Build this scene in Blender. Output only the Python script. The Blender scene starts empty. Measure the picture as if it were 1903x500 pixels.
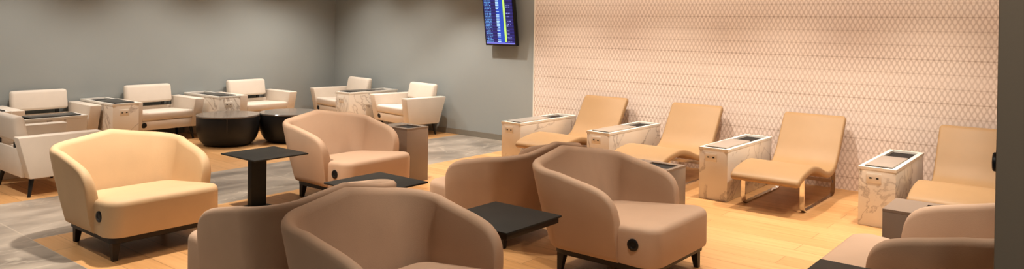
import bpy, bmesh, math, random
from math import pi, sin, cos, radians
from mathutils import Vector, Matrix

random.seed(7)
scene = bpy.context.scene
COL = scene.collection

# ------------------------------------------------------------------ materials
def new_mat(name):
    m = bpy.data.materials.new(name); m.use_nodes = True
    nt = m.node_tree
    b = nt.nodes['Principled BSDF']
    return m, nt, b

def srgb(r, g, b):
    f = lambda c: ((c / 255.0) / 12.92) if c / 255.0 <= 0.04045 else (((c / 255.0) + 0.055) / 1.055) ** 2.4
    return (f(r), f(g), f(b), 1.0)

def mixed(nt, fac, a, b):
    n = nt.nodes.new('ShaderNodeMix'); n.data_type = 'RGBA'
    nt.links.new(fac, n.inputs[0]); n.inputs[6].default_value = a; n.inputs[7].default_value = b
    return n.outputs[2]

def plain(name, col, rough=0.5, metal=0.0, var=0.06, scale=6.0, bump=0.0, bscale=300.0, spec=0.5, sheen=0.0):
    m, nt, b = new_mat(name)
    tc = nt.nodes.new('ShaderNodeTexCoord')
    n = nt.nodes.new('ShaderNodeTexNoise'); n.inputs['Scale'].default_value = scale
    n.inputs['Detail'].default_value = 3
    nt.links.new(tc.outputs['Object'], n.inputs['Vector'])
    lo = tuple(c * (1 - var) for c in col[:3]) + (1,); hi = tuple(min(1, c * (1 + var)) for c in col[:3]) + (1,)
    nt.links.new(mixed(nt, n.outputs['Fac'], lo, hi), b.inputs['Base Color'])
    b.inputs['Roughness'].default_value = rough; b.inputs['Metallic'].default_value = metal
    b.inputs['Specular IOR Level'].default_value = spec
    if sheen: b.inputs['Sheen Weight'].default_value = sheen
    if bump:
        n2 = nt.nodes.new('ShaderNodeTexNoise'); n2.inputs['Scale'].default_value = bscale
        nt.links.new(tc.outputs['Object'], n2.inputs['Vector'])
        bp = nt.nodes.new('ShaderNodeBump'); bp.inputs['Strength'].default_value = bump; bp.inputs['Distance'].default_value = 0.002
        nt.links.new(n2.outputs['Fac'], bp.inputs['Height']); nt.links.new(bp.outputs['Normal'], b.inputs['Normal'])
    return m

M = {}
M['tan'] = plain('tan_leather', srgb(214, 186, 150), 0.62, bump=0.25, bscale=220, spec=0.3)
M['taupe'] = plain('taupe_upholstery', srgb(192, 165, 142), 0.68, bump=0.25, bscale=220, spec=0.3)
M['white_seat'] = plain('ivory_upholstery', srgb(226, 214, 200), 0.66, bump=0.2, bscale=220, spec=0.3)
M['caramel'] = plain('camel_leather', srgb(176, 144, 106), 0.5, bump=0.2, bscale=200, spec=0.4)
M['dark_wood'] = plain('dark_stained_wood', srgb(46, 36, 30), 0.45)
M['black_leg'] = plain('black_lacquered_wood', srgb(30, 27, 25), 0.4)
M['black_metal'] = plain('black_powder_coat', srgb(48, 48, 46), 0.55, spec=0.3)
M['black_drum'] = plain('black_veneer', srgb(28, 26, 25), 0.42)
M['drum_top'] = plain('smoked_glass_top', srgb(120, 112, 104), 0.18)
M['black_plastic'] = plain('black_plastic', srgb(24, 22, 22), 0.4)
M['chrome'] = plain('polished_chrome', (0.82, 0.8, 0.78, 1), 0.12, metal=1.0, var=0.02)
M['silver'] = plain('brushed_steel', (0.62, 0.56, 0.5, 1), 0.42, metal=0.7, var=0.05)
M['dark_steel'] = plain('steel_dark_reflection', srgb(92, 88, 84), 0.25, metal=0.6, var=0.05)  # silver lid darkened: its reflection of the grey wall is put into the colour
M['white_rim'] = plain('white_lacquer', srgb(244, 238, 228), 0.35, var=0.02)
M['white_plastic'] = plain('white_plastic', srgb(236, 226, 212), 0.4, var=0.02)
M['recess'] = plain('dark_recess', srgb(26, 23, 22), 0.6)
M['taupe_lacquer'] = plain('taupe_lacquer', srgb(142, 126, 112), 0.25, var=0.08, scale=2)
M['grey_wall'] = plain('grey_painted_wall', srgb(166, 170, 168), 0.85, var=0.02, scale=1.2, bump=0.12, bscale=160, spec=0.2)
M['base'] = plain('grey_skirting_paint', srgb(140, 134, 122), 0.6, var=0.02)
M['pillar'] = plain('charcoal_painted_wall', srgb(140, 130, 116), 0.85, var=0.03, bump=0.1, bscale=150, spec=0.2)
M['ceiling'] = plain('ceiling_paint', srgb(200, 192, 180), 0.9, var=0.02)
M['bezel'] = plain('black_screen_bezel', srgb(20, 20, 24), 0.3)

def marble(name, base, vein, scale, amt):
    m, nt, b = new_mat(name)
    tc = nt.nodes.new('ShaderNodeTexCoord')
    geo = nt.nodes.new('ShaderNodeNewGeometry')
    mp = nt.nodes.new('ShaderNodeMapping'); mp.inputs['Rotation'].default_value = (0.5, 0.7, 0.4); mp.inputs['Scale'].default_value = (1, 1, 1.0)
    nt.links.new(geo.outputs['Position'], mp.inputs['Vector'])
    n = nt.nodes.new('ShaderNodeTexNoise'); n.inputs['Scale'].default_value = scale; n.inputs['Detail'].default_value = 7; n.inputs['Roughness'].default_value = 0.55
    n.inputs['Distortion'].default_value = 0.8
    nt.links.new(mp.outputs['Vector'], n.inputs['Vector'])
    s = nt.nodes.new('ShaderNodeMath'); s.operation = 'SUBTRACT'; s.inputs[1].default_value = 0.5
    nt.links.new(n.outputs['Fac'], s.inputs[0])
    a = nt.nodes.new('ShaderNodeMath'); a.operation = 'ABSOLUTE'; nt.links.new(s.outputs[0], a.inputs[0])
    r = nt.nodes.new('ShaderNodeMapRange'); r.inputs['From Min'].default_value = 0.0; r.inputs['From Max'].default_value = 0.018
    r.inputs['To Min'].default_value = amt; r.inputs['To Max'].default_value = 0.0
    nt.links.new(a.outputs[0], r.inputs['Value'])
    n2 = nt.nodes.new('ShaderNodeTexNoise'); n2.inputs['Scale'].default_value = 1.7; nt.links.new(mp.outputs['Vector'], n2.inputs['Vector'])
    mm = nt.nodes.new('ShaderNodeMath'); mm.operation = 'MULTIPLY'; nt.links.new(r.outputs[0], mm.inputs[0]); nt.links.new(n2.outputs['Fac'], mm.inputs[1])
    nt.links.new(mixed(nt, mm.outputs[0], base, vein), b.inputs['Base Color'])
    b.inputs['Roughness'].default_value = 0.2
    return m
M['marble'] = marble('white_veined_marble', srgb(236, 226, 212), srgb(148, 128, 114), 1.9, 1.1)

def math_node(nt, op, a, b=None, c=None):
    n = nt.nodes.new('ShaderNodeMath'); n.operation = op
    for i, v in enumerate((a, b, c)):
        if v is None: continue
        if isinstance(v, (int, float)): n.inputs[i].default_value = v
        else: nt.links.new(v, n.inputs[i])
    return n.outputs[0]

def floor_wood():
    m, nt, b = new_mat('light_oak_planks')
    geo = nt.nodes.new('ShaderNodeNewGeometry')
    br = nt.nodes.new('ShaderNodeTexBrick')
    br.inputs['Color1'].default_value = srgb(222, 178, 126); br.inputs['Color2'].default_value = srgb(208, 162, 110)
    br.inputs['Mortar'].default_value = srgb(180, 140, 96)
    br.inputs['Scale'].default_value = 1.0; br.inputs['Mortar Size'].default_value = 0.003
    br.inputs['Brick Width'].default_value = 1.25; br.inputs['Row Height'].default_value = 0.19
    br.offset = 0.37
    nt.links.new(geo.outputs['Position'], br.inputs['Vector'])
    mp = nt.nodes.new('ShaderNodeMapping'); mp.inputs['Scale'].default_value = (1.2, 16, 1)
    nt.links.new(geo.outputs['Position'], mp.inputs['Vector'])
    n = nt.nodes.new('ShaderNodeTexNoise'); n.inputs['Scale'].default_value = 1.6; n.inputs['Detail'].default_value = 6; n.inputs['Distortion'].default_value = 0.5
    nt.links.new(mp.outputs['Vector'], n.inputs['Vector'])
    mx = nt.nodes.new('ShaderNodeMix'); mx.data_type = 'RGBA'; mx.blend_type = 'MULTIPLY'; mx.inputs[0].default_value = 0.35
    nt.links.new(br.outputs['Color'], mx.inputs[6])
    cr = nt.nodes.new('ShaderNodeValToRGB'); cr.color_ramp.elements[0].position = 0.3; cr.color_ramp.elements[0].color = (0.62, 0.52, 0.42, 1)
    cr.color_ramp.elements[1].position = 0.7; cr.color_ramp.elements[1].color = (1, 1, 1, 1)
    nt.links.new(n.outputs['Fac'], cr.inputs[0]); nt.links.new(cr.outputs[0], mx.inputs[7])
    nt.links.new(mx.outputs[2], b.inputs['Base Color'])
    b.inputs['Roughness'].default_value = 0.42; b.inputs['Specular IOR Level'].default_value = 0.4
    return m
M['wood'] = floor_wood()

def floor_tile():
    m, nt, b = new_mat('grey_marble_tiles')
    geo = nt.nodes.new('ShaderNodeNewGeometry')
    n = nt.nodes.new('ShaderNodeTexNoise'); n.inputs['Scale'].default_value = 2.2; n.inputs['Detail'].default_value = 8; n.inputs['Distortion'].default_value = 1.0
    mp = nt.nodes.new('ShaderNodeMapping'); mp.inputs['Scale'].default_value = (1.0, 0.45, 1); mp.inputs['Rotation'].default_value = (0, 0, 0.5)
    nt.links.new(geo.outputs['Position'], mp.inputs['Vector']); nt.links.new(mp.outputs['Vector'], n.inputs['Vector'])
    basec = nt.nodes.new('ShaderNodeValToRGB')
    basec.color_ramp.elements[0].position = 0.3; basec.color_ramp.elements[0].color = srgb(120, 111, 102)
    basec.color_ramp.elements[1].position = 0.75; basec.color_ramp.elements[1].color = srgb(196, 184, 170)
    nt.links.new(n.outputs['Fac'], basec.inputs[0])
    # white veins
    n2 = nt.nodes.new('ShaderNodeTexNoise'); n2.inputs['Scale'].default_value = 1.5; n2.inputs['Detail'].default_value = 5; n2.inputs['Distortion'].default_value = 1.4
    nt.links.new(mp.outputs['Vector'], n2.inputs['Vector'])
    d = math_node(nt, 'ABSOLUTE', math_node(nt, 'SUBTRACT', n2.outputs['Fac'], 0.52))
    r = nt.nodes.new('ShaderNodeMapRange'); r.inputs['From Max'].default_value = 0.012; r.inputs['To Min'].default_value = 0.55; r.inputs['To Max'].default_value = 0
    nt.links.new(d, r.inputs['Value'])
    mx = nt.nodes.new('ShaderNodeMix'); mx.data_type = 'RGBA'
    n3 = nt.nodes.new('ShaderNodeTexNoise'); n3.inputs['Scale'].default_value = 1.1
    nt.links.new(geo.outputs['Position'], n3.inputs['Vector'])
    nt.links.new(math_node(nt, 'MULTIPLY', r.outputs[0], n3.outputs['Fac']), mx.inputs[0]); nt.links.new(basec.outputs[0], mx.inputs[6]); mx.inputs[7].default_value = srgb(236, 226, 208)
    # grout grid
    sep = nt.nodes.new('ShaderNodeSeparateXYZ'); nt.links.new(geo.outputs['Position'], sep.inputs[0])
    def grid(o, per, off):
        fr = math_node(nt, 'FRACT', math_node(nt, 'DIVIDE', math_node(nt, 'ADD', o, off), per))
        e = math_node(nt, 'ABSOLUTE', math_node(nt, 'SUBTRACT', fr, 0.5))
        return math_node(nt, 'GREATER_THAN', e, 0.5 - 0.0045 / per)
    g = math_node(nt, 'MAXIMUM', grid(sep.outputs['X'], 1.3, 5.85 + 13), grid(sep.outputs['Y'], 1.2, -1.93 + 12))
    mg = nt.nodes.new('ShaderNodeMix'); mg.data_type = 'RGBA'
    nt.links.new(math_node(nt, 'MULTIPLY', g, 0.6), mg.inputs[0]); nt.links.new(mx.outputs[2], mg.inputs[6]); mg.inputs[7].default_value = srgb(196, 184, 168)
    nt.links.new(mg.outputs[2], b.inputs['Base Color'])
    b.inputs['Roughness'].default_value = 0.3
    return m
M['tile'] = floor_tile()

def lace():
    m, nt, b = new_mat('lace_patterned_wallcovering')
    geo = nt.nodes.new('ShaderNodeNewGeometry')
    sep = nt.nodes.new('ShaderNodeSeparateXYZ'); nt.links.new(geo.outputs['Position'], sep.inputs[0])
    px, pz = 0.0466, 0.0867
    u = math_node(nt, 'DIVIDE', sep.outputs['X'], px)
    zz = math_node(nt, 'SUBTRACT', sep.outputs['Z'], 0.040)
    v = math_node(nt, 'DIVIDE', zz, pz)
    # ogee lattice: product of waves gives rounded drops, staggered row by row
    cu = math_node(nt, 'COSINE', math_node(nt, 'MULTIPLY', u, 2 * pi))
    cv = math_node(nt, 'COSINE', math_node(nt, 'MULTIPLY', v, 2 * pi))
    prod = math_node(nt, 'MULTIPLY', cu, cv)           # +1 at drop centres, -1 at the other lattice
    lat = math_node(nt, 'ABSOLUTE', math_node(nt, 'ADD', cu, cv))   # 0 on diamond lines
    line = nt.nodes.new('ShaderNodeMapRange'); line.inputs['From Min'].default_value = 0.1; line.inputs['From Max'].default_value = 1.35
    line.inputs['To Min'].default_value = 1; line.inputs['To Max'].default_value = 0
    nt.links.new(lat, line.inputs['Value'])
    # the pattern weakens in the third row of every group
    grp = math_node(nt, 'FRACT', math_node(nt, 'DIVIDE', math_node(nt, 'ADD', sep.outputs['Z'], 3.9 - 0.905 - 0.002), 0.39))   # 0 at strong band below
    soft = nt.nodes.new('ShaderNodeMapRange'); soft.interpolation_type = 'SMOOTHSTEP'
    soft.inputs['From Min'].default_value = 0.12; soft.inputs['From Max'].default_value = 0.6
    soft.inputs['To Min'].default_value = 0.45; soft.inputs['To Max'].default_value = 1.0
    gg = math_node(nt, 'ABSOLUTE', math_node(nt, 'SUBTRACT', grp, 0.5)); gg = math_node(nt, 'MULTIPLY', gg, 2.0)
    nt.links.new(gg, soft.inputs['Value'])
    latk = math_node(nt, 'ADD', math_node(nt, 'MULTIPLY', soft.outputs[0], 0.4), 0.6)
    # horizontal bands every .13 m
    fr = math_node(nt, 'FRACT', math_node(nt, 'DIVIDE', math_node(nt, 'ADD', sep.outputs['Z'], 3.9 - 0.905), 0.13))
    dz = math_node(nt, 'SUBTRACT', 0.5, math_node(nt, 'ABSOLUTE', math_node(nt, 'SUBTRACT', fr, 0.5)))
    band = nt.nodes.new('ShaderNodeMapRange'); band.inputs['From Max'].default_value = 0.07; band.inputs['To Min'].default_value = 1; band.inputs['To Max'].default_value = 0
    nt.links.new(dz, band.inputs['Value'])
    bandw = math_node(nt, 'MULTIPLY', band.outputs[0], soft.outputs[0])
    k = math_node(nt, 'ADD', math_node(nt, 'MULTIPLY', math_node(nt, 'MULTIPLY', line.outputs[0], latk), 0.55), math_node(nt, 'MULTIPLY', bandw, 0.55))
    k = math_node(nt, 'MINIMUM', k, 1.0)
    # big soft mottling
    nz = nt.nodes.new('ShaderNodeTexNoise'); nz.inputs['Scale'].default_value = 1.1; nt.links.new(geo.outputs['Position'], nz.inputs['Vector'])
    base = nt.nodes.new('ShaderNodeMix'); base.data_type = 'RGBA'; nt.links.new(nz.outputs['Fac'], base.inputs[0])
    base.inputs[6].default_value = srgb(246, 231, 223); base.inputs[7].default_value = srgb(248, 235, 223)
    mx = nt.nodes.new('ShaderNodeMix'); mx.data_type = 'RGBA'
    nt.links.new(k, mx.inputs[0]); nt.links.new(base.outputs[2], mx.inputs[6]); mx.inputs[7].default_value = srgb(188, 166, 150)
    nt.links.new(mx.outputs[2], b.inputs['Base Color'])
    b.inputs['Roughness'].default_value = 0.75; b.inputs['Specular IOR Level'].default_value = 0.25
    return m
M['lace'] = lace()

def screen_mat():
    m, nt, b = new_mat('lit_flight_board')
    tc = nt.nodes.new('ShaderNodeTexCoord')
    sep = nt.nodes.new('ShaderNodeSeparateXYZ'); nt.links.new(tc.outputs['Object'], sep.inputs[0])
    x = math_node(nt, 'ADD', math_node(nt, 'DIVIDE', sep.outputs['X'], 0.50), 0.5)      # 0..1 across
    rows = math_node(nt, 'DIVIDE', sep.outputs['Z'], 0.021)
    rid = math_node(nt, 'FLOOR', rows); rf = math_node(nt, 'FRACT', rows)
    inrow = math_node(nt, 'MULTIPLY', math_node(nt, 'GREATER_THAN', rf, 0.25), math_node(nt, 'LESS_THAN', rf, 0.8))
    def noise(sx, seed):
        cb = nt.nodes.new('ShaderNodeCombineXYZ')
        nt.links.new(math_node(nt, 'MULTIPLY', x, sx), cb.inputs[0]); nt.links.new(math_node(nt, 'MULTIPLY', rid, 3.7), cb.inputs[1]); cb.inputs[2].default_value = seed
        n = nt.nodes.new('ShaderNodeTexNoise'); n.inputs['Scale'].default_value = 1.0; n.inputs['Detail'].default_value = 1
        nt.links.new(cb.outputs[0], n.inputs['Vector']); return n.outputs['Fac']
    def col(x0, x1): return math_node(nt, 'MULTIPLY', math_node(nt, 'GREATER_THAN', x, x0), math_node(nt, 'LESS_THAN', x, x1))
    txt = math_node(nt, 'GREATER_THAN', noise(55, 1.0), 0.47)
    text = math_node(nt, 'MULTIPLY', txt, inrow)
    parts = []
    def layer(prev, fac, colr):
        mx = nt.nodes.new('ShaderNodeMix'); mx.data_type = 'RGBA'
        nt.links.new(fac, mx.inputs[0])
        if isinstance(prev, tuple): mx.inputs[6].default_value = prev
        else: nt.links.new(prev, mx.inputs[6])
        mx.inputs[7].default_value = colr
        return mx.outputs[2]
    alt = math_node(nt, 'GREATER_THAN', math_node(nt, 'FRACT', math_node(nt, 'MULTIPLY', rid, 0.5)), 0.25)
    c = layer(srgb(38, 32, 92), alt, srgb(48, 44, 120))
    c = layer(c, col(0.44, 0.66), srgb(44, 84, 190))
    c = layer(c, math_node(nt, 'MULTIPLY', text, math_node(nt, 'MULTIPLY', col(0.03, 0.26), math_node(nt, 'GREATER_THAN', noise(6, 4.0), 0.35))), srgb(110, 170, 225))
    c = layer(c, math_node(nt, 'MULTIPLY', math_node(nt, 'MULTIPLY', col(0.42, 0.53), inrow), math_node(nt, 'GREATER_THAN', noise(3, 9.0), 0.44)), srgb(190, 225, 255))
    c = layer(c, math_node(nt, 'MULTIPLY', col(0.665, 0.735), math_node(nt, 'GREATER_THAN', sep.outputs['Z'], 0.03)), srgb(205, 250, 120))
    c = layer(c, math_node(nt, 'MULTIPLY', text, math_node(nt, 'MULTIPLY', col(0.76, 0.9), math_node(nt, 'GREATER_THAN', noise(2, 12.0), 0.52))), srgb(150, 160, 230))
    c = layer(c, math_node(nt, 'LESS_THAN', sep.outputs['Z'], 0.018), srgb(130, 130, 220))
    b.inputs['Base Color'].default_value = (0.01, 0.01, 0.02, 1)
    nt.links.new(c, b.inputs['Emission Color']); b.inputs['Emission Strength'].default_value = 1.1
    b.inputs['Roughness'].default_value = 0.2
    return m
M['screen'] = screen_mat()

# ------------------------------------------------------------------ mesh helpers
def obj(name, bm, mat, parent=None, smooth=True, angle=40):
    me = bpy.data.meshes.new(name)
    bmesh.ops.recalc_face_normals(bm, faces=bm.faces[:])
    if smooth:
        lim = radians(angle)
        for f in bm.faces: f.smooth = True
        for e in bm.edges:
            if len(e.link_faces) == 2 and e.calc_face_angle(0) > lim: e.smooth = False
    bm.to_mesh(me); bm.free()
    me.materials.append(mat)
    o = bpy.data.objects.new(name, me); COL.objects.link(o)
    if parent is not None: o.parent = parent
    return o

def box(bm, x0, x1, y0, y1, z0, z1, bev=0.0, seg=2, taper=None):
    r = bmesh.ops.create_cube(bm, size=1.0)
    vs = r['verts']
    for v in vs:
        v.co = Vector((x0 + (v.co.x + .5) * (x1 - x0), y0 + (v.co.y + .5) * (y1 - y0), z0 + (v.co.z + .5) * (z1 - z0)))
    if bev:
        es = list({e for v in vs for e in v.link_edges})
        bmesh.ops.bevel(bm, geom=es, offset=bev, segments=seg, profile=0.5, affect='EDGES')
    return vs

def boxobj(name, dims, mat, parent=None, bev=0.0, seg=2):
    bm = bmesh.new(); box(bm, *dims, bev=bev, seg=seg)
    return obj(name, bm, mat, parent)

def loft(bm, rings, cap0=True, cap1=True, closed=True):
    vr = [[bm.verts.new(p) for p in ring] for ring in rings]
    n = len(vr[0])
    for a, b in zip(vr, vr[1:]):
        for i in range(n if closed else n - 1):
            j = (i + 1) % n
            bm.faces.new((a[i], a[j], b[j], b[i]))
    if cap0: bm.faces.new(vr[0][::-1])
    if cap1: bm.faces.new(vr[-1])
    return vr

def prism(bm, poly, axis, a, b, bev=0.0, seg=2):
    """extrude a 2-D polygon: axis 'y' -> poly is (x,z); axis 'x' -> poly is (y,z)"""
    def P(p, t): return (p[0], t, p[1]) if axis == 'y' else (t, p[0], p[1])
    v0 = [bm.verts.new(P(p, a)) for p in poly]; v1 = [bm.verts.new(P(p, b)) for p in poly]
    bm.faces.new(v0); bm.faces.new(v1[::-1])
    n = len(poly)
    for i in range(n): bm.faces.new((v0[i], v0[(i + 1) % n], v1[(i + 1) % n], v1[i]))
    if bev:
        es = list({e for v in v0 + v1 for e in v.link_edges})
        bmesh.ops.recalc_face_normals(bm, faces=bm.faces[:])
        bmesh.ops.bevel(bm, geom=es, offset=bev, segments=seg, profile=0.5, affect='EDGES')

def round_rect(x0, x1, y0, y1, rs, n=6):
    """rs: radii for (x0,y0),(x1,y0),(x1,y1),(x0,y1); counter-clockwise"""
    pts = []
    for (cx, cy, sx, sy, a0), r in zip(((x0, y0, 1, 1, pi), (x1, y0, -1, 1, 1.5 * pi), (x1, y1, -1, -1, 0), (x0, y1, 1, -1, .5 * pi)), rs):
        for k in range(n + 1):
            a = a0 + k / n * pi / 2
            pts.append((cx + sx * r + r * cos(a), cy + sy * r + r * sin(a)))
    return pts

def cyl(bm, p0, p1, r0, r1, n=16, cap=True):
    p0 = Vector(p0); p1 = Vector(p1); d = (p1 - p0).normalized()
    u = d.orthogonal().normalized(); w = d.cross(u)
    loft(bm, [[p0 + (u * cos(2 * pi * i / n) + w * sin(2 * pi * i / n)) * r0 for i in range(n)],
              [p1 + (u * cos(2 * pi * i / n) + w * sin(2 * pi * i / n)) * r1 for i in range(n)]], cap, cap)

def sqleg(bm, top, bot, a, b):
    t = Vector(top); q = Vector(bot)
    loft(bm, [[t + Vector((sx * a, sy * a, 0)) for sx, sy in ((-1, -1), (1, -1), (1, 1), (-1, 1))],
              [q + Vector((sx * b, sy * b, 0)) for sx, sy in ((-1, -1), (1, -1), (1, 1), (-1, 1))]])

def disc(bm, c, nrm, r, t):
    c = Vector(c); nrm = Vector(nrm).normalized(); u = nrm.orthogonal().normalized(); w = nrm.cross(u); n = 24
    ring = lambda rr, h: [c + nrm * h + (u * cos(2 * pi * i / n) + w * sin(2 * pi * i / n)) * rr for i in range(n)]
    loft(bm, [ring(r, 0), ring(r, t * .7), ring(r * .9, t), ring(r * .55, t), ring(r * .5, t * .6)])

def catmull(pts, per=6):
    out = []
    P = [pts[0]] + list(pts) + [pts[-1]]
    for i in range(1, len(P) - 2):
        a, b, c, d = (Vector(p) for p in P[i - 1:i + 3])
        for k in range(per):
            t = k / per
            out.append(0.5 * ((2 * b) + (c - a) * t + (2 * a - 5 * b + 4 * c - d) * t * t + (3 * b - a - 3 * c + d) * t ** 3))
    out.append(Vector(pts[-1])); return out

def thing(name, label, cat, loc=(0, 0, 0), rz=0.0, group=None):
    o = bpy.data.objects.new(name, None); COL.objects.link(o)
    o.empty_display_size = 0.2
    o.location = loc; o.rotation_euler = (0, 0, rz)
    tag(o, label, cat, group); return o

def tag(o, label, cat, group=None):
    o['label'] = label; o['category'] = cat
    if group: o['group'] = group
    return o

def struct(o):
    o['kind'] = 'structure'; return o

def dup(root, label, loc, rz):
    r = root.copy(); COL.objects.link(r); r.location = loc; r.rotation_euler = (0, 0, rz); r['label'] = label
    for ch in list(root.children):
        c = ch.copy(); COL.objects.link(c); c.parent = r
        for g in list(ch.children):
            d = g.copy(); COL.objects.link(d); d.parent = c
    return r

def remat(root, names, mat):
    for c in root.children:
        if c.name.split('.')[0] in names:
            c.data = c.data.copy(); c.data.materials[0] = mat

# ------------------------------------------------------------------ room
WX, WY, CH = -9.99, 7.70, 2.75
def slab(name, x0, x1, y0, y1, z0, z1, mat):
    return struct(boxobj(name, (x0, x1, y0, y1, z0, z1), mat))

# tiled aisle and the wooden areas lie flush in one floor level
slab('floor', -7.15, -5.85, 1.93, WY, -0.1, 0.0, M['tile'])
slab('floor', -10.1, 2.2, -1.5, 1.93, -0.1, 0.0, M['tile'])
slab('floor', -5.85, 2.2, 1.93, WY, -0.1, 0.0, M['wood'])
slab('floor', -10.1, -7.15, 1.93, WY, -0.1, 0.0, M['wood'])
slab('wall_left', WX - 0.12, WX, -1.5, WY + 0.12, -0.1, CH, M['grey_wall'])
slab('wall_back', WX, -5.83, WY, WY + 0.12, -0.1, CH, M['grey_wall'])
slab('wall_back', -5.83, 2.2, WY - 0.02, WY + 0.12, -0.1, CH, M['lace'])
slab('ceiling', WX - 0.12, 2.2, -1.5, WY + 0.12, CH, CH + 0.1, M['ceiling'])
slab('baseboard_back', WX + 0.012, -5.835, WY - 0.012, WY, 0.0, 0.075, M['base'])
slab('baseboard_left', WX, WX + 0.012, -1.5, WY - 0.012, 0.0, 0.075, M['base'])
slab('trim_1', -5.838, -5.822, WY - 0.028, WY, 0.0, CH, M['white_rim'])
# near charcoal wall end on the right
pil = bmesh.new(); prism(pil, [(-0.19, -0.1), (0.55, -0.1), (0.55, CH), (-0.19, CH)], 'y', 1.9, 2.0, bev=0.004)
PIL = obj('wall_right', pil, M['pillar']); struct(PIL)

# ------------------------------------------------------------------ tub armchair (faces local +X)
def tub_path(n_side=14, n_arc=12, xf=0.15, xb=-0.40, w=0.39, R=0.14):
    """outer bottom line from the right arm front round the back; returns (point, outward normal, distance from nearer arm front)"""
    pts = []
    L = xf - (xb + R)
    ds = [0, .004, .01, .02, .035, .055, .085, .115, .16, .21, .26, .34]
    ds = [d for d in ds if d < L] + [L]
    for d in ds: pts.append((Vector((xf - d, -w)), Vector((0, -1)), d))
    c = Vector((xb + R, -w + R))
    for k in range(1, n_arc + 1):
        a = -pi / 2 - k / n_arc * pi / 2
        nrm = Vector((cos(a), sin(a))); pts.append((c + nrm * R, nrm, L + R * k / n_arc * pi / 2))
    pts.append((Vector((xb, 0)), Vector((-1, 0)), L + R * pi / 2 + (w - R)))
    mir = [(Vector((p.x, -p.y)), Vector((n.x, -n.y)), d) for p, n, d in pts[:-1]][::-1]
    return pts + mir

def tub_top(d):
    tab = [(0, .33), (.004, .43), (.01, .47), (.02, .50), (.035, .525), (.055, .546), (.085, .567), (.13, .586), (.2, .603), (.30, .622), (.42, .648), (.55, .675), (.69, .703), (.85, .732), (1.05, .745)]
    for (a, za), (b, zb) in zip(tab, tab[1:]):
        if d <= b: return za + (zb - za) * (d - a) / (b - a)
    return tab[-1][1]

def tub_shell():
    bm = bmesh.new(); rings = []
    zb = 0.155
    for p, n, d in tub_path():
        zt = tub_top(d)
        back = max(0.0, -n.x)
        lean = 0.15 + 0.13 * back            # outward lean per metre of height
        th = 0.072
        def at(off, z):
            q = p + n * (lean * (z - zb) + off); return (q.x, q.y, z)
        r = th / 2
        ring = [at(-0.012, zb), at(-0.003, zb + 0.008), at(0, zb + 0.03)]
        for f in (.33, .66): ring.append(at(0.006 * sin(f * pi), zb + 0.03 + f * (max(zt - r, zb + .04) - zb - 0.03)))
        zc = max(zt - r, zb + 0.05)
        for k in range(7):
            a = k / 6 * pi
            ring.append(at(-r + r * cos(a), zc + r * sin(a)))
        ring += [at(-th + 0.002, zc - (zc - .28) * .5 if zc > .3 else zc), at(-th, min(0.28, zc - 0.01)), at(-th, zb)]
        rings.append(ring)
    loft(bm, rings)
    return bm

def pillow_block(outline_fn, levels, crown=None):
    """rings from outline_fn(inset) at z levels, closing with a crowned top"""
    bm = bmesh.new(); rings = []
    for ins, z in levels: rings.append([(x, y, z) for x, y in outline_fn(ins)])
    loft(bm, rings)
    return bm

def tub_seat():
    def outline(ins):
        return round_rect(-0.335 + ins, 0.40 - ins, -0.388 + ins, 0.388 - ins, (0.1, 0.11, 0.11, 0.1), 8)
    lv = [(0.02, .152), (0.004, .158), (0, .175), (0, .27), (0, .352), (0.004, .370), (0.014, .384), (0.032, .391), (0.07, .396), (0.13, .400), (0.19, .402)]
    def out2(ins):
        r = max(0.11 - ins * .5, .03); rb = max(.1 - ins * .5, .03)
        return round_rect(-0.335 + ins, 0.40 - ins, -0.388 + ins, 0.388 - ins, (rb, r, r, rb), 8)
    bm = bmesh.new()
    loft(bm, [[(x, y, z) for x, y in out2(i)] for i, z in lv])
    # the body of the seat stays inside the arms: narrow it behind the arm fronts
    for v in bm.verts:
        if v.co.z > .33 and v.co.x < .3: v.co.z -= .058 * (.3 - v.co.x) / .63
        if v.co.x < 0.13:
            k = min(1.0, (0.13 - v.co.x) / 0.02)
            v.co.y *= 1 - 0.085 * k
    return bm

def make_tub(label, loc, rz, mat):
    t = thing('tub_armchair', label, 'armchair', loc, rz, 'low tub armchairs')
    obj('backrest', tub_shell(), mat, t, angle=60)
    obj('seat', tub_seat(), mat, t, angle=50)
    bm = bmesh.new()
    loft(bm, [[(x, y, z) for x, y in round_rect(-.36 + i, .365 - i, -.355 + i, .355 - i, (.1, .05, .05, .1), 5)] for i, z in ((0.012, .112), (0, .118), (0, .157))])
    obj('base_rail', bm, M['dark_wood'], t)
    for sx, sy in ((.315, -.315), (.315, .315), (-.30, -.30), (-.30, .30)):
        bm = bmesh.new(); s = 1 if sx > 0 else -1
        sqleg(bm, (sx, sy, .12), (sx + .012 * s, sy + .008 * (1 if sy > 0 else -1), 0), .026, .015)
        obj('leg', bm, M['dark_wood'], t)
    bm = bmesh.new(); disc(bm, (.255, -.386, .285), (0.08, -1, 0), .036, .009)
    k = obj('power_socket', bm, M['black_plastic'], t); k['label'] = 'round black socket'
    return t

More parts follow.
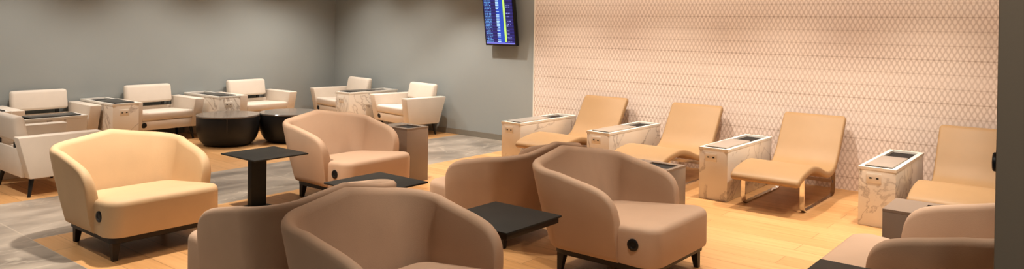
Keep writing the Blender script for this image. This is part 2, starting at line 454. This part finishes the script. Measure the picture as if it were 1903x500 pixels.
tub_at = lambda x0, y0: (x0 + 0.40, y0 + 0.39, 0)
A = make_tub('pale tan tub armchair on the left beside the grey tiled aisle, under a bright spot', (-5.28, 2.425, 0), 0, M['tan'])
B = dup(A, 'tub armchair facing right, between the tall black pedestal table and a taupe box table', (-5.28, 4.28, 0), 0)
remat(B, ('backrest', 'seat'), M['taupe'])
dup(B, 'tub armchair seen from its back, left of the nearest tub armchair, facing left', (-3.57, 2.42, 0), pi)
dup(B, 'tub armchair seen from behind in front of the first recliner, facing left', (-3.58, 4.29, 0), pi)
dup(B, 'nearest tub armchair, cut by the bottom of the photo, open side to the right', (-2.43, 2.36, 0), 0)
dup(B, 'tub armchair with round black socket, front right, beside the low black table', (-2.40, 4.19, 0), 0)
dup(B, 'tub armchair at bottom right, partly hidden by the charcoal wall end', (-0.75, 4.24, 0), pi)

# ------------------------------------------------------------------ ivory armchair (faces local +X)
def make_ivory(label, loc, rz):
    t = thing('lounge_armchair', label, 'armchair', loc, rz, 'ivory lounge armchairs')
    m = M['white_seat']
    for s in (-1, 1):
        bm = bmesh.new()
        prism(bm, [(.275, .165), (.345, .535), (-.335, .535), (-.235, .165)], 'y', s * .335, s * .465, bev=.014)
        for v in bm.verts:      # arms lean outward a little
            v.co.y += s * (v.co.z - .535) * .07
        obj('arm', bm, m, t)
    bm = bmesh.new(); prism(bm, [(.272, .168), (.288, .285), (-.25, .285), (-.23, .168)], 'y', -.34, .34, bev=.008); obj('seat_base', bm, m, t)
    bm = bmesh.new(); prism(bm, [(.30, .287), (.31, .395), (-.24, .375), (-.24, .287)], 'y', -.333, .333, bev=.03, seg=4); obj('seat_cushion', bm, m, t)
    bm = bmesh.new(); prism(bm, [(-.235, .17), (-.245, .42), (-.285, .42), (-.27, .17)], 'y', -.34, .34, bev=.008); obj('back_panel', bm, m, t)
    bm = bmesh.new(); prism(bm, [(-.185, .468), (-.235, .70), (-.325, .70), (-.30, .468)], 'y', -.30, .30, bev=.035, seg=4); obj('back_cushion', bm, m, t)
    for s in (-1, 1): boxobj('back_bracket', (-.28, -.262, s * .2 - .02, s * .2 + .02, .40, .50), M['black_plastic'], t)
    for sx in (-1, 1):
        for sy in (-1, 1):
            bm = bmesh.new(); cyl(bm, (sx * .19 - .0, sy * .35, .17), (sx * .22, sy * .375, 0), .022, .012, 14); obj('leg', bm, M['black_leg'], t)
    bm = bmesh.new(); disc(bm, (.279, -.295, .235), (1, 0, -.1), .034, .008)
    k = obj('power_socket', bm, M['black_plastic'], t); k['label'] = 'round black socket'
    return t

W1 = make_ivory('ivory lounge armchair by the left wall, leftmost of those against it', (-9.63, 3.32, 0), 0)
dup(W1, 'ivory lounge armchair by the left wall, between two marble console tables, in the middle', (-9.63, 4.60, 0), 0)
dup(W1, 'ivory lounge armchair by the left wall nearest the room corner', (-9.63, 6.03, 0), 0)
dup(W1, 'ivory lounge armchair in the corner against the back wall, left of a marble console', (-9.22, 7.30, 0), -pi / 2 - radians(8))
dup(W1, 'ivory lounge armchair against the back wall, rightmost, its outer arm in view', (-7.80, 7.30, 0), -pi / 2 - radians(8))
dup(W1, 'ivory lounge armchair turned away at the left edge, back slot and two legs showing', (-7.63, 2.585, 0), pi / 2)

# ------------------------------------------------------------------ marble console (long in local X, front at +X)
def make_console(label, loc, rz, L, Wd, Hh, lid_mat, group, outlet=True):
    t = thing('marble_console', label, 'side table', loc, rz, group)
    boxobj('body', (-L / 2, L / 2, -Wd / 2, Wd / 2, 0.0, Hh - .022), M['marble'], t, bev=.004)
    # rim: a frame around a sunken tray
    bm = bmesh.new(); a, c = L / 2 + .004, Wd / 2 + .004; ia, ic = L / 2 - .035, Wd / 2 - .032
    outer = [(-a, -c), (a, -c), (a, c), (-a, c)]; inner = [(-ia, -ic), (ia, -ic), (ia, ic), (-ia, ic)]
    zb, zt = Hh - .022, Hh
    V = lambda ps, z: [bm.verts.new((x, y, z)) for x, y in ps]
    ob, ot, ib, it = V(outer, zb), V(outer, zt), V(inner, zb), V(inner, zt)
    for i in range(4):
        j = (i + 1) % 4
        for q in ((ob[i], ob[j], ot[j], ot[i]), (ot[i], ot[j], it[j], it[i]), (it[i], it[j], ib[j], ib[i]), (ib[i], ib[j], ob[j], ob[i])): bm.faces.new(q)
    obj('top_rim', bm, M['white_rim'], t)
    boxobj('recess', (-ia + .001, ia - .001, -ic + .001, ic - .001, zb - .001, zb + .003), M['recess'], t)
    boxobj('tray_lid', (-ia * .12, ia - .012, -ic + .002, ic - .002, zt + .001, zt + .010), lid_mat, t, bev=.002)
    if outlet:
        f = boxobj('outlet_plate', (L / 2, L / 2 + .008, -.075, .035, Hh * .74, Hh * .74 + .075), M['white_plastic'], t, bev=.003)
        for y in (-.045, .005):
            boxobj('socket_slot', (L / 2 + .0075, L / 2 + .0095, y - .009, y + .009, Hh * .74 + .032, Hh * .74 + .043), M['black_plastic'], f)
    return t

RT = make_console('marble console with silver lid at the left end of the recliner row', (-5.2, 6.99, 0), -pi / 2, 1.10, .27, .47, M['silver'], 'consoles beside the recliners')
dup(RT, 'marble console with silver lid between the first and second recliners', (-4.09, 7.04, 0), -pi / 2)
dup(RT, 'marble console with silver lid between the second and third recliners', (-2.785, 6.92, 0), -pi / 2)
dup(RT, 'marble console with silver lid and grey veins, left of the rightmost recliner', (-1.425, 6.93, 0), -pi / 2)
WT = make_console('marble console between the first and second ivory armchairs along the left wall', (-9.51, 3.955, 0), 0, .92, .30, .56, M['dark_steel'], 'consoles beside the ivory armchairs')
dup(WT, 'marble console behind the black drum table, between two ivory armchairs', (-9.51, 5.285, 0), 0)
dup(WT, 'marble console in the back corner between the two ivory armchairs on the back wall', (-8.56, 7.2, 0), -pi / 2)
dup(WT, 'marble console at far left beside the ivory armchair seen from behind', (-8.36, 2.74, 0), pi / 2)
dup(WT, 'marble console at the left frame edge, left of the leftmost wall armchair', (-9.51, 2.62, 0), 0)

# ------------------------------------------------------------------ recliners (foot to local +X)
def make_recliner(label, loc, rz):
    t = thing('recliner', label, 'recliner', loc, rz, 'recliners along the patterned wall')
    prof = catmull([(.70, .288), (.60, .332), (.45, .362), (.28, .375), (.10, .345), (-.08, .288), (-.22, .268), (-.34, .295), (-.43, .375), (-.53, .52), (-.61, .64), (-.675, .735)], 5)
    bm = bmesh.new(); rings = []
    hw = .295; n = len(prof)
    for i, p in enumerate(prof):
        tg = (prof[min(i + 1, n - 1)] - prof[max(i - 1, 0)]).normalized()
        nr = Vector((tg.y, -tg.x))          # upward normal while going from foot to head
        if nr.y < 0 and i < n // 2: nr = -nr
        end = min(i, n - 1 - i)
        th = .062 * (0.35 if end == 0 else 0.8 if end == 1 else 1.0)
        off = (0.062 - th) / 2
        w = hw - (0.018 if end == 0 else 0.005 if end == 1 else 0)
        sec = round_rect(-w, w, -th, 0, (min(.02, th * .4),) * 4, 3)
        rings.append([(p.x + nr.x * (z - off), y, p.y + nr.y * (z - off)) for y, z in sec])
    loft(bm, rings)
    obj('cushion', bm, M['caramel'], t, angle=50)
    for s in (-1, 1):
        y = s * .255
        path = [(.47, .335), (.47, .06), (.452, .022), (.41, .006), (-.37, .006), (-.415, .022), (-.432, .06), (-.44, .36)]
        bm = bmesh.new(); rings = []
        for i, p in enumerate(path):
            a = Vector(path[max(i - 1, 0)]); c = Vector(path[min(i + 1, len(path) - 1)])
            d = (c - a).normalized(); nn = Vector((-d.y, d.x))
            h = .006
            rings.append([(p[0] + nn.x * k * h, y + q * .019, p[1] + nn.y * k * h) for k, q in ((-1, -1), (1, -1), (1, 1), (-1, 1))])
        loft(bm, rings)
        k = obj('sled_leg', bm, M['chrome'], t); k['label'] = 'flat chrome sled leg'
    bm = bmesh.new(); box(bm, .455, .467, -.25, .25, .27, .30); obj('crossbar', bm, M['chrome'], t)
    bm = bmesh.new(); box(bm, -.43, -.418, -.25, .25, .12, .15); obj('crossbar', bm, M['chrome'], t)
    return t
R1 = make_recliner('camel recliner leftmost of the row, behind the tub armchair backs', (-4.67, 6.90, 0), -pi / 2)
dup(R1, 'camel recliner second from left, its foot hidden by a tub armchair', (-3.51, 6.90, 0), -pi / 2)
dup(R1, 'camel recliner standing clear on chrome sled legs, third from left', (-2.27, 6.90, 0), -pi / 2)
dup(R1, 'camel recliner rightmost of the row, cut by the charcoal wall end', (-0.89, 6.90, 0), -pi / 2)

# ------------------------------------------------------------------ black tables
def make_tee(label, loc, rz, cable=False):
    t = thing('pedestal_table', label, 'side table', loc, rz, 'square black pedestal tables')
    boxobj('tabletop', (-.25, .25, -.25, .25, .453, .465), M['black_metal'], t, bev=.003)
    if cable: boxobj('underframe', (-.22, .238, -.235, .235, .421, .453), M['dark_wood'], t, bev=.002)
    boxobj('pedestal', (-.14, -.08, -.07, .07, .012, .453), M['black_metal'], t, bev=.003)
    boxobj('base_plate', (-.19, -.03, -.10, .10, 0, .012), M['black_metal'], t, bev=.003)
    return t
TT = make_tee('square black pedestal table between the two tub armchairs on the left', (-5.43, 3.49, 0), 0)
dup(TT, 'square black pedestal table, top showing behind the backs of the tub armchairs in the middle', (-3.90, 3.37, 0), pi)
make_tee('square black pedestal table between the two front tub armchairs, black cable below', (-2.69, 3.25, 0), 0, True)
dup(TT, 'square black pedestal table corner at the bottom edge, right side', (-0.81, 3.42, 0), pi)

def make_drum(label, loc, rz):
    t = thing('drum_table', label, 'coffee table', loc, rz, 'black drum coffee tables')
    bm = bmesh.new(); n = 48; R = .375
    prof = [(.20, 0), (.25, .003), (.285, .018), (.315, .045), (.342, .085), (.360, .13), (.370, .18), (R, .22), (R, .35), (R - .004, .358)]
    loft(bm, [[(r * cos(2 * pi * i / n), r * sin(2 * pi * i / n), z) for i in range(n)] for r, z in prof])
    obj('body', bm, M['black_drum'], t)
    bm = bmesh.new(); loft(bm, [[(r * cos(2 * pi * i / n), r * sin(2 * pi * i / n), z) for i in range(n)] for r, z in ((R - .01, .356), (R + .004, .36), (R + .004, .374), (R - .002, .38))])
    obj('tabletop', bm, M['drum_top'], t)
    bm = bmesh.new(); box(bm, R - .004, R + .003, -.004, .004, .20, .357); obj('seam_strip', bm, M['dark_steel'], t)
    return t
D1 = make_drum('black drum coffee table with glossy grey top, rounded foot, before the ivory armchairs', (-8.65, 5.03, 0), radians(-32))
dup(D1, 'black drum coffee table half hidden behind the tub armchair facing right', (-8.36, 5.73, 0), radians(120))

def make_boxtable(label, loc, L, Wd, Hh, rz=0.0):
    t = thing('box_table', label, 'side table', loc, rz, 'taupe box side tables')
    boxobj('body', (-L / 2, L / 2, -Wd / 2, Wd / 2, 0, Hh - .016), M['taupe_lacquer'], t, bev=.003)
    bm = bmesh.new()
    hx0, hx1, hy = -L * .12, L * .42, Wd * .30
    for q in ((-L / 2, hx0, -Wd / 2, Wd / 2), (hx1, L / 2, -Wd / 2, Wd / 2), (hx0, hx1, -Wd / 2, -hy), (hx0, hx1, hy, Wd / 2)): box(bm, q[0], q[1], q[2], q[3], Hh - .016, Hh)
    obj('top_frame', bm, M['taupe_lacquer'], t, smooth=False)
    boxobj('recess', (hx0 + .001, hx1 - .001, -hy + .001, hy - .001, Hh - .0165, Hh - .011), M['recess'], t)
    return t
X2 = make_boxtable('taupe box table with dark side right of the tub armchair by the tiled aisle', (-5.48, 5.085, 0), .40, .29, .535)
dup(X2, 'taupe box table mostly hidden behind the front right tub armchair', (-2.64, 4.95, 0), 0)
make_boxtable('taupe box table with dark square recess, behind the tub armchair at bottom right', (-0.79, 4.99, 0), .50, .37, .50)

# cable under the table
def tube(name, pts, r, mat):
    cu = bpy.data.curves.new(name, 'CURVE'); cu.dimensions = '3D'; cu.bevel_depth = r; cu.bevel_resolution = 2
    sp = cu.splines.new('NURBS'); sp.points.add(len(pts) - 1); sp.use_endpoint_u = True; sp.order_u = 4
    for q, p in zip(sp.points, pts): q.co = (*p, 1)
    tmp = bpy.data.objects.new(name, cu)
    dg = bpy.context.evaluated_depsgraph_get(); COL.objects.link(tmp); dg.update()
    me = bpy.data.meshes.new_from_object(tmp.evaluated_get(dg)); me.materials.clear(); me.materials.append(mat)
    for p in me.polygons: p.use_smooth = True
    bpy.data.objects.remove(tmp)
    o = bpy.data.objects.new(name, me); COL.objects.link(o); return o
cb = tube('power_cable', [(-2.66, 3.42, .008), (-2.60, 3.50, .008), (-2.52, 3.42, .03), (-2.46, 3.55, .05), (-2.42, 3.62, .02), (-2.38, 3.58, .008), (-2.45, 3.48, .008)], .006, M['black_plastic'])
tag(cb, 'black power cable looping on the floor under the low black table', 'cable')

# ------------------------------------------------------------------ screen on the back wall
tv = thing('flight_screen', 'portrait flight information screen with blue rows, tilted on the grey back wall', 'screen', (-6.315, WY, 1.285), 0)
hs = boxobj('housing', (-.265, .265, -.03, .03, 0, .93), M['bezel'], tv, bev=.004)
hs.location = (0, -.09, 0); hs.rotation_euler = (radians(8.5), 0, 0)
o = boxobj('display', (-.245, .245, -.0325, -.029, .0, .885), M['screen'], hs); o.location = (0, 0, .025)
prism_bm = bmesh.new(); prism(prism_bm, [(0, .22), (-.085, .22), (-.15, .62), (0, .62)], 'x', -.09, .09)
obj('wall_bracket', prism_bm, M['black_metal'], tv)

# small round knob on the edge of the charcoal wall
kb = bmesh.new(); disc(kb, (-.19, 1.93, 1.268), (-1, 0, 0), .021, .008)
tag(obj('wall_knob', kb, M['black_plastic']), 'small round black knob on the edge of the charcoal wall end', 'knob')

# ------------------------------------------------------------------ lights
GAIN = 2.4
WARM = (1.0, 0.91, 0.80); NEUT = (1.0, 0.94, 0.87); COOL = (0.88, 0.95, 1.0)
def spot(x, y, pw, ang=75, blend=0.6, col=WARM, tgt=None, rad=.05, z=CH - .03):
    l = bpy.data.lights.new('downlight_or_fill', 'SPOT'); l.energy = pw * GAIN; l.spot_size = radians(ang); l.spot_blend = blend; l.color = col; l.shadow_soft_size = rad  # shared by the ceiling downlights and the added fill spots
    o = bpy.data.objects.new('downlight_or_fill', l); COL.objects.link(o); o.location = (x, y, z)
    d = Vector(tgt if tgt else (x, y, 0)) - o.location
    o.rotation_euler = d.to_track_quat('-Z', 'Y').to_euler(); return o
def area(x, y, z, sx, sy, pw, col, rot=(0, 0, 0)):
    l = bpy.data.lights.new('soft_fill', 'AREA'); l.shape = 'RECTANGLE'; l.size = sx; l.size_y = sy; l.energy = pw; l.color = col
    o = bpy.data.objects.new('soft_fill', l); COL.objects.link(o); o.location = (x, y, z); o.rotation_euler = rot; return o

# recliner row
for x in (-5.2, -3.9, -2.6, -1.3): spot(x, 6.5, 70, 100, .8)
# tub armchairs, followed by added fill spots
spot(-5.15, 2.55, 125, 100, .5)
spot(-5.0, 4.6, 60, 75, .7)
spot(-3.6, 3.4, 45, 75, .7)
spot(-2.0, 3.0, 45, 75, .7)
spot(-1.75, 4.7, 60, 75, .7)
spot(-0.7, 5.6, 60, 80, .7)
spot(-0.5, 3.6, 35, 80, .7)
spot(-4.0, 0.9, 45, 80, .7)  # added fill for the near side of the left-facing tub armchair
spot(0.1, 0.5, 30, 90, .8, WARM, (0.2, 1.9, 1.1))  # added fill aimed at the charcoal wall end to lift its tone
spot(-1.9, 0.9, 34, 80, .8)  # added fill from the camera side for the nearest tub armchair
# tiled aisle
spot(-6.6, 1.2, 66, 85, .7, NEUT)
spot(-6.75, 6.65, 70, 95, .6, NEUT)
# added fill spots that brighten the upper patterned wall
for x in (-5.4, -4.2, -3.0, -1.8, -0.6): spot(x, 6.95, 11, 115, .9, WARM, (x, 7.7, 1.5))
# ivory corner and the grey walls
for y in (1.2, 3.0, 4.6, 6.0): spot(-8.95, y, 45, 115, .7, NEUT)
spot(-8.9, 6.75, 34, 110, .7, NEUT); spot(-7.75, 6.7, 36, 110, .7, NEUT)
area(-4.5, 4.0, CH - .02, 8.0, 5.0, 25, NEUT)  # added soft fill below the ceiling, no fixture there

w = bpy.data.worlds.new('lounge_ambient'); scene.world = w; w.use_nodes = True
bg = w.node_tree.nodes['Background']; bg.inputs[0].default_value = (1.0, 0.92, 0.82, 1); bg.inputs[1].default_value = 0.09

scene.view_settings.view_transform = 'Standard'
scene.view_settings.look = 'None'
scene.view_settings.exposure = 0.10
scene.view_settings.gamma = 0.88

# ------------------------------------------------------------------ camera
cam = bpy.data.cameras.new('camera'); co = bpy.data.objects.new('camera', cam); COL.objects.link(co)
F, YAW, PITCH, ROLL, CY = 1378.39, 0.679934, 0.0077772, 0.0154824, 58.468
cam.sensor_fit = 'HORIZONTAL'; cam.sensor_width = 36.0
cam.lens = 36.0 * F / 1903.0
cam.shift_y = -(250.0 - CY) / 1903.0
cam.clip_start = 0.05
r = Vector((cos(YAW), sin(YAW), 0)); f = Vector((-sin(YAW), cos(YAW), 0)); u = Vector((0, 0, 1))
f2 = f * cos(PITCH) - u * sin(PITCH); u2 = u * cos(PITCH) + f * sin(PITCH)
r3 = r * cos(ROLL) + u2 * sin(ROLL); u3 = u2 * cos(ROLL) - r * sin(ROLL)
mw = Matrix((r3, u3, -f2)).transposed().to_4x4(); mw.translation = (0, 0, 1.55)
co.matrix_world = mw
scene.camera = co
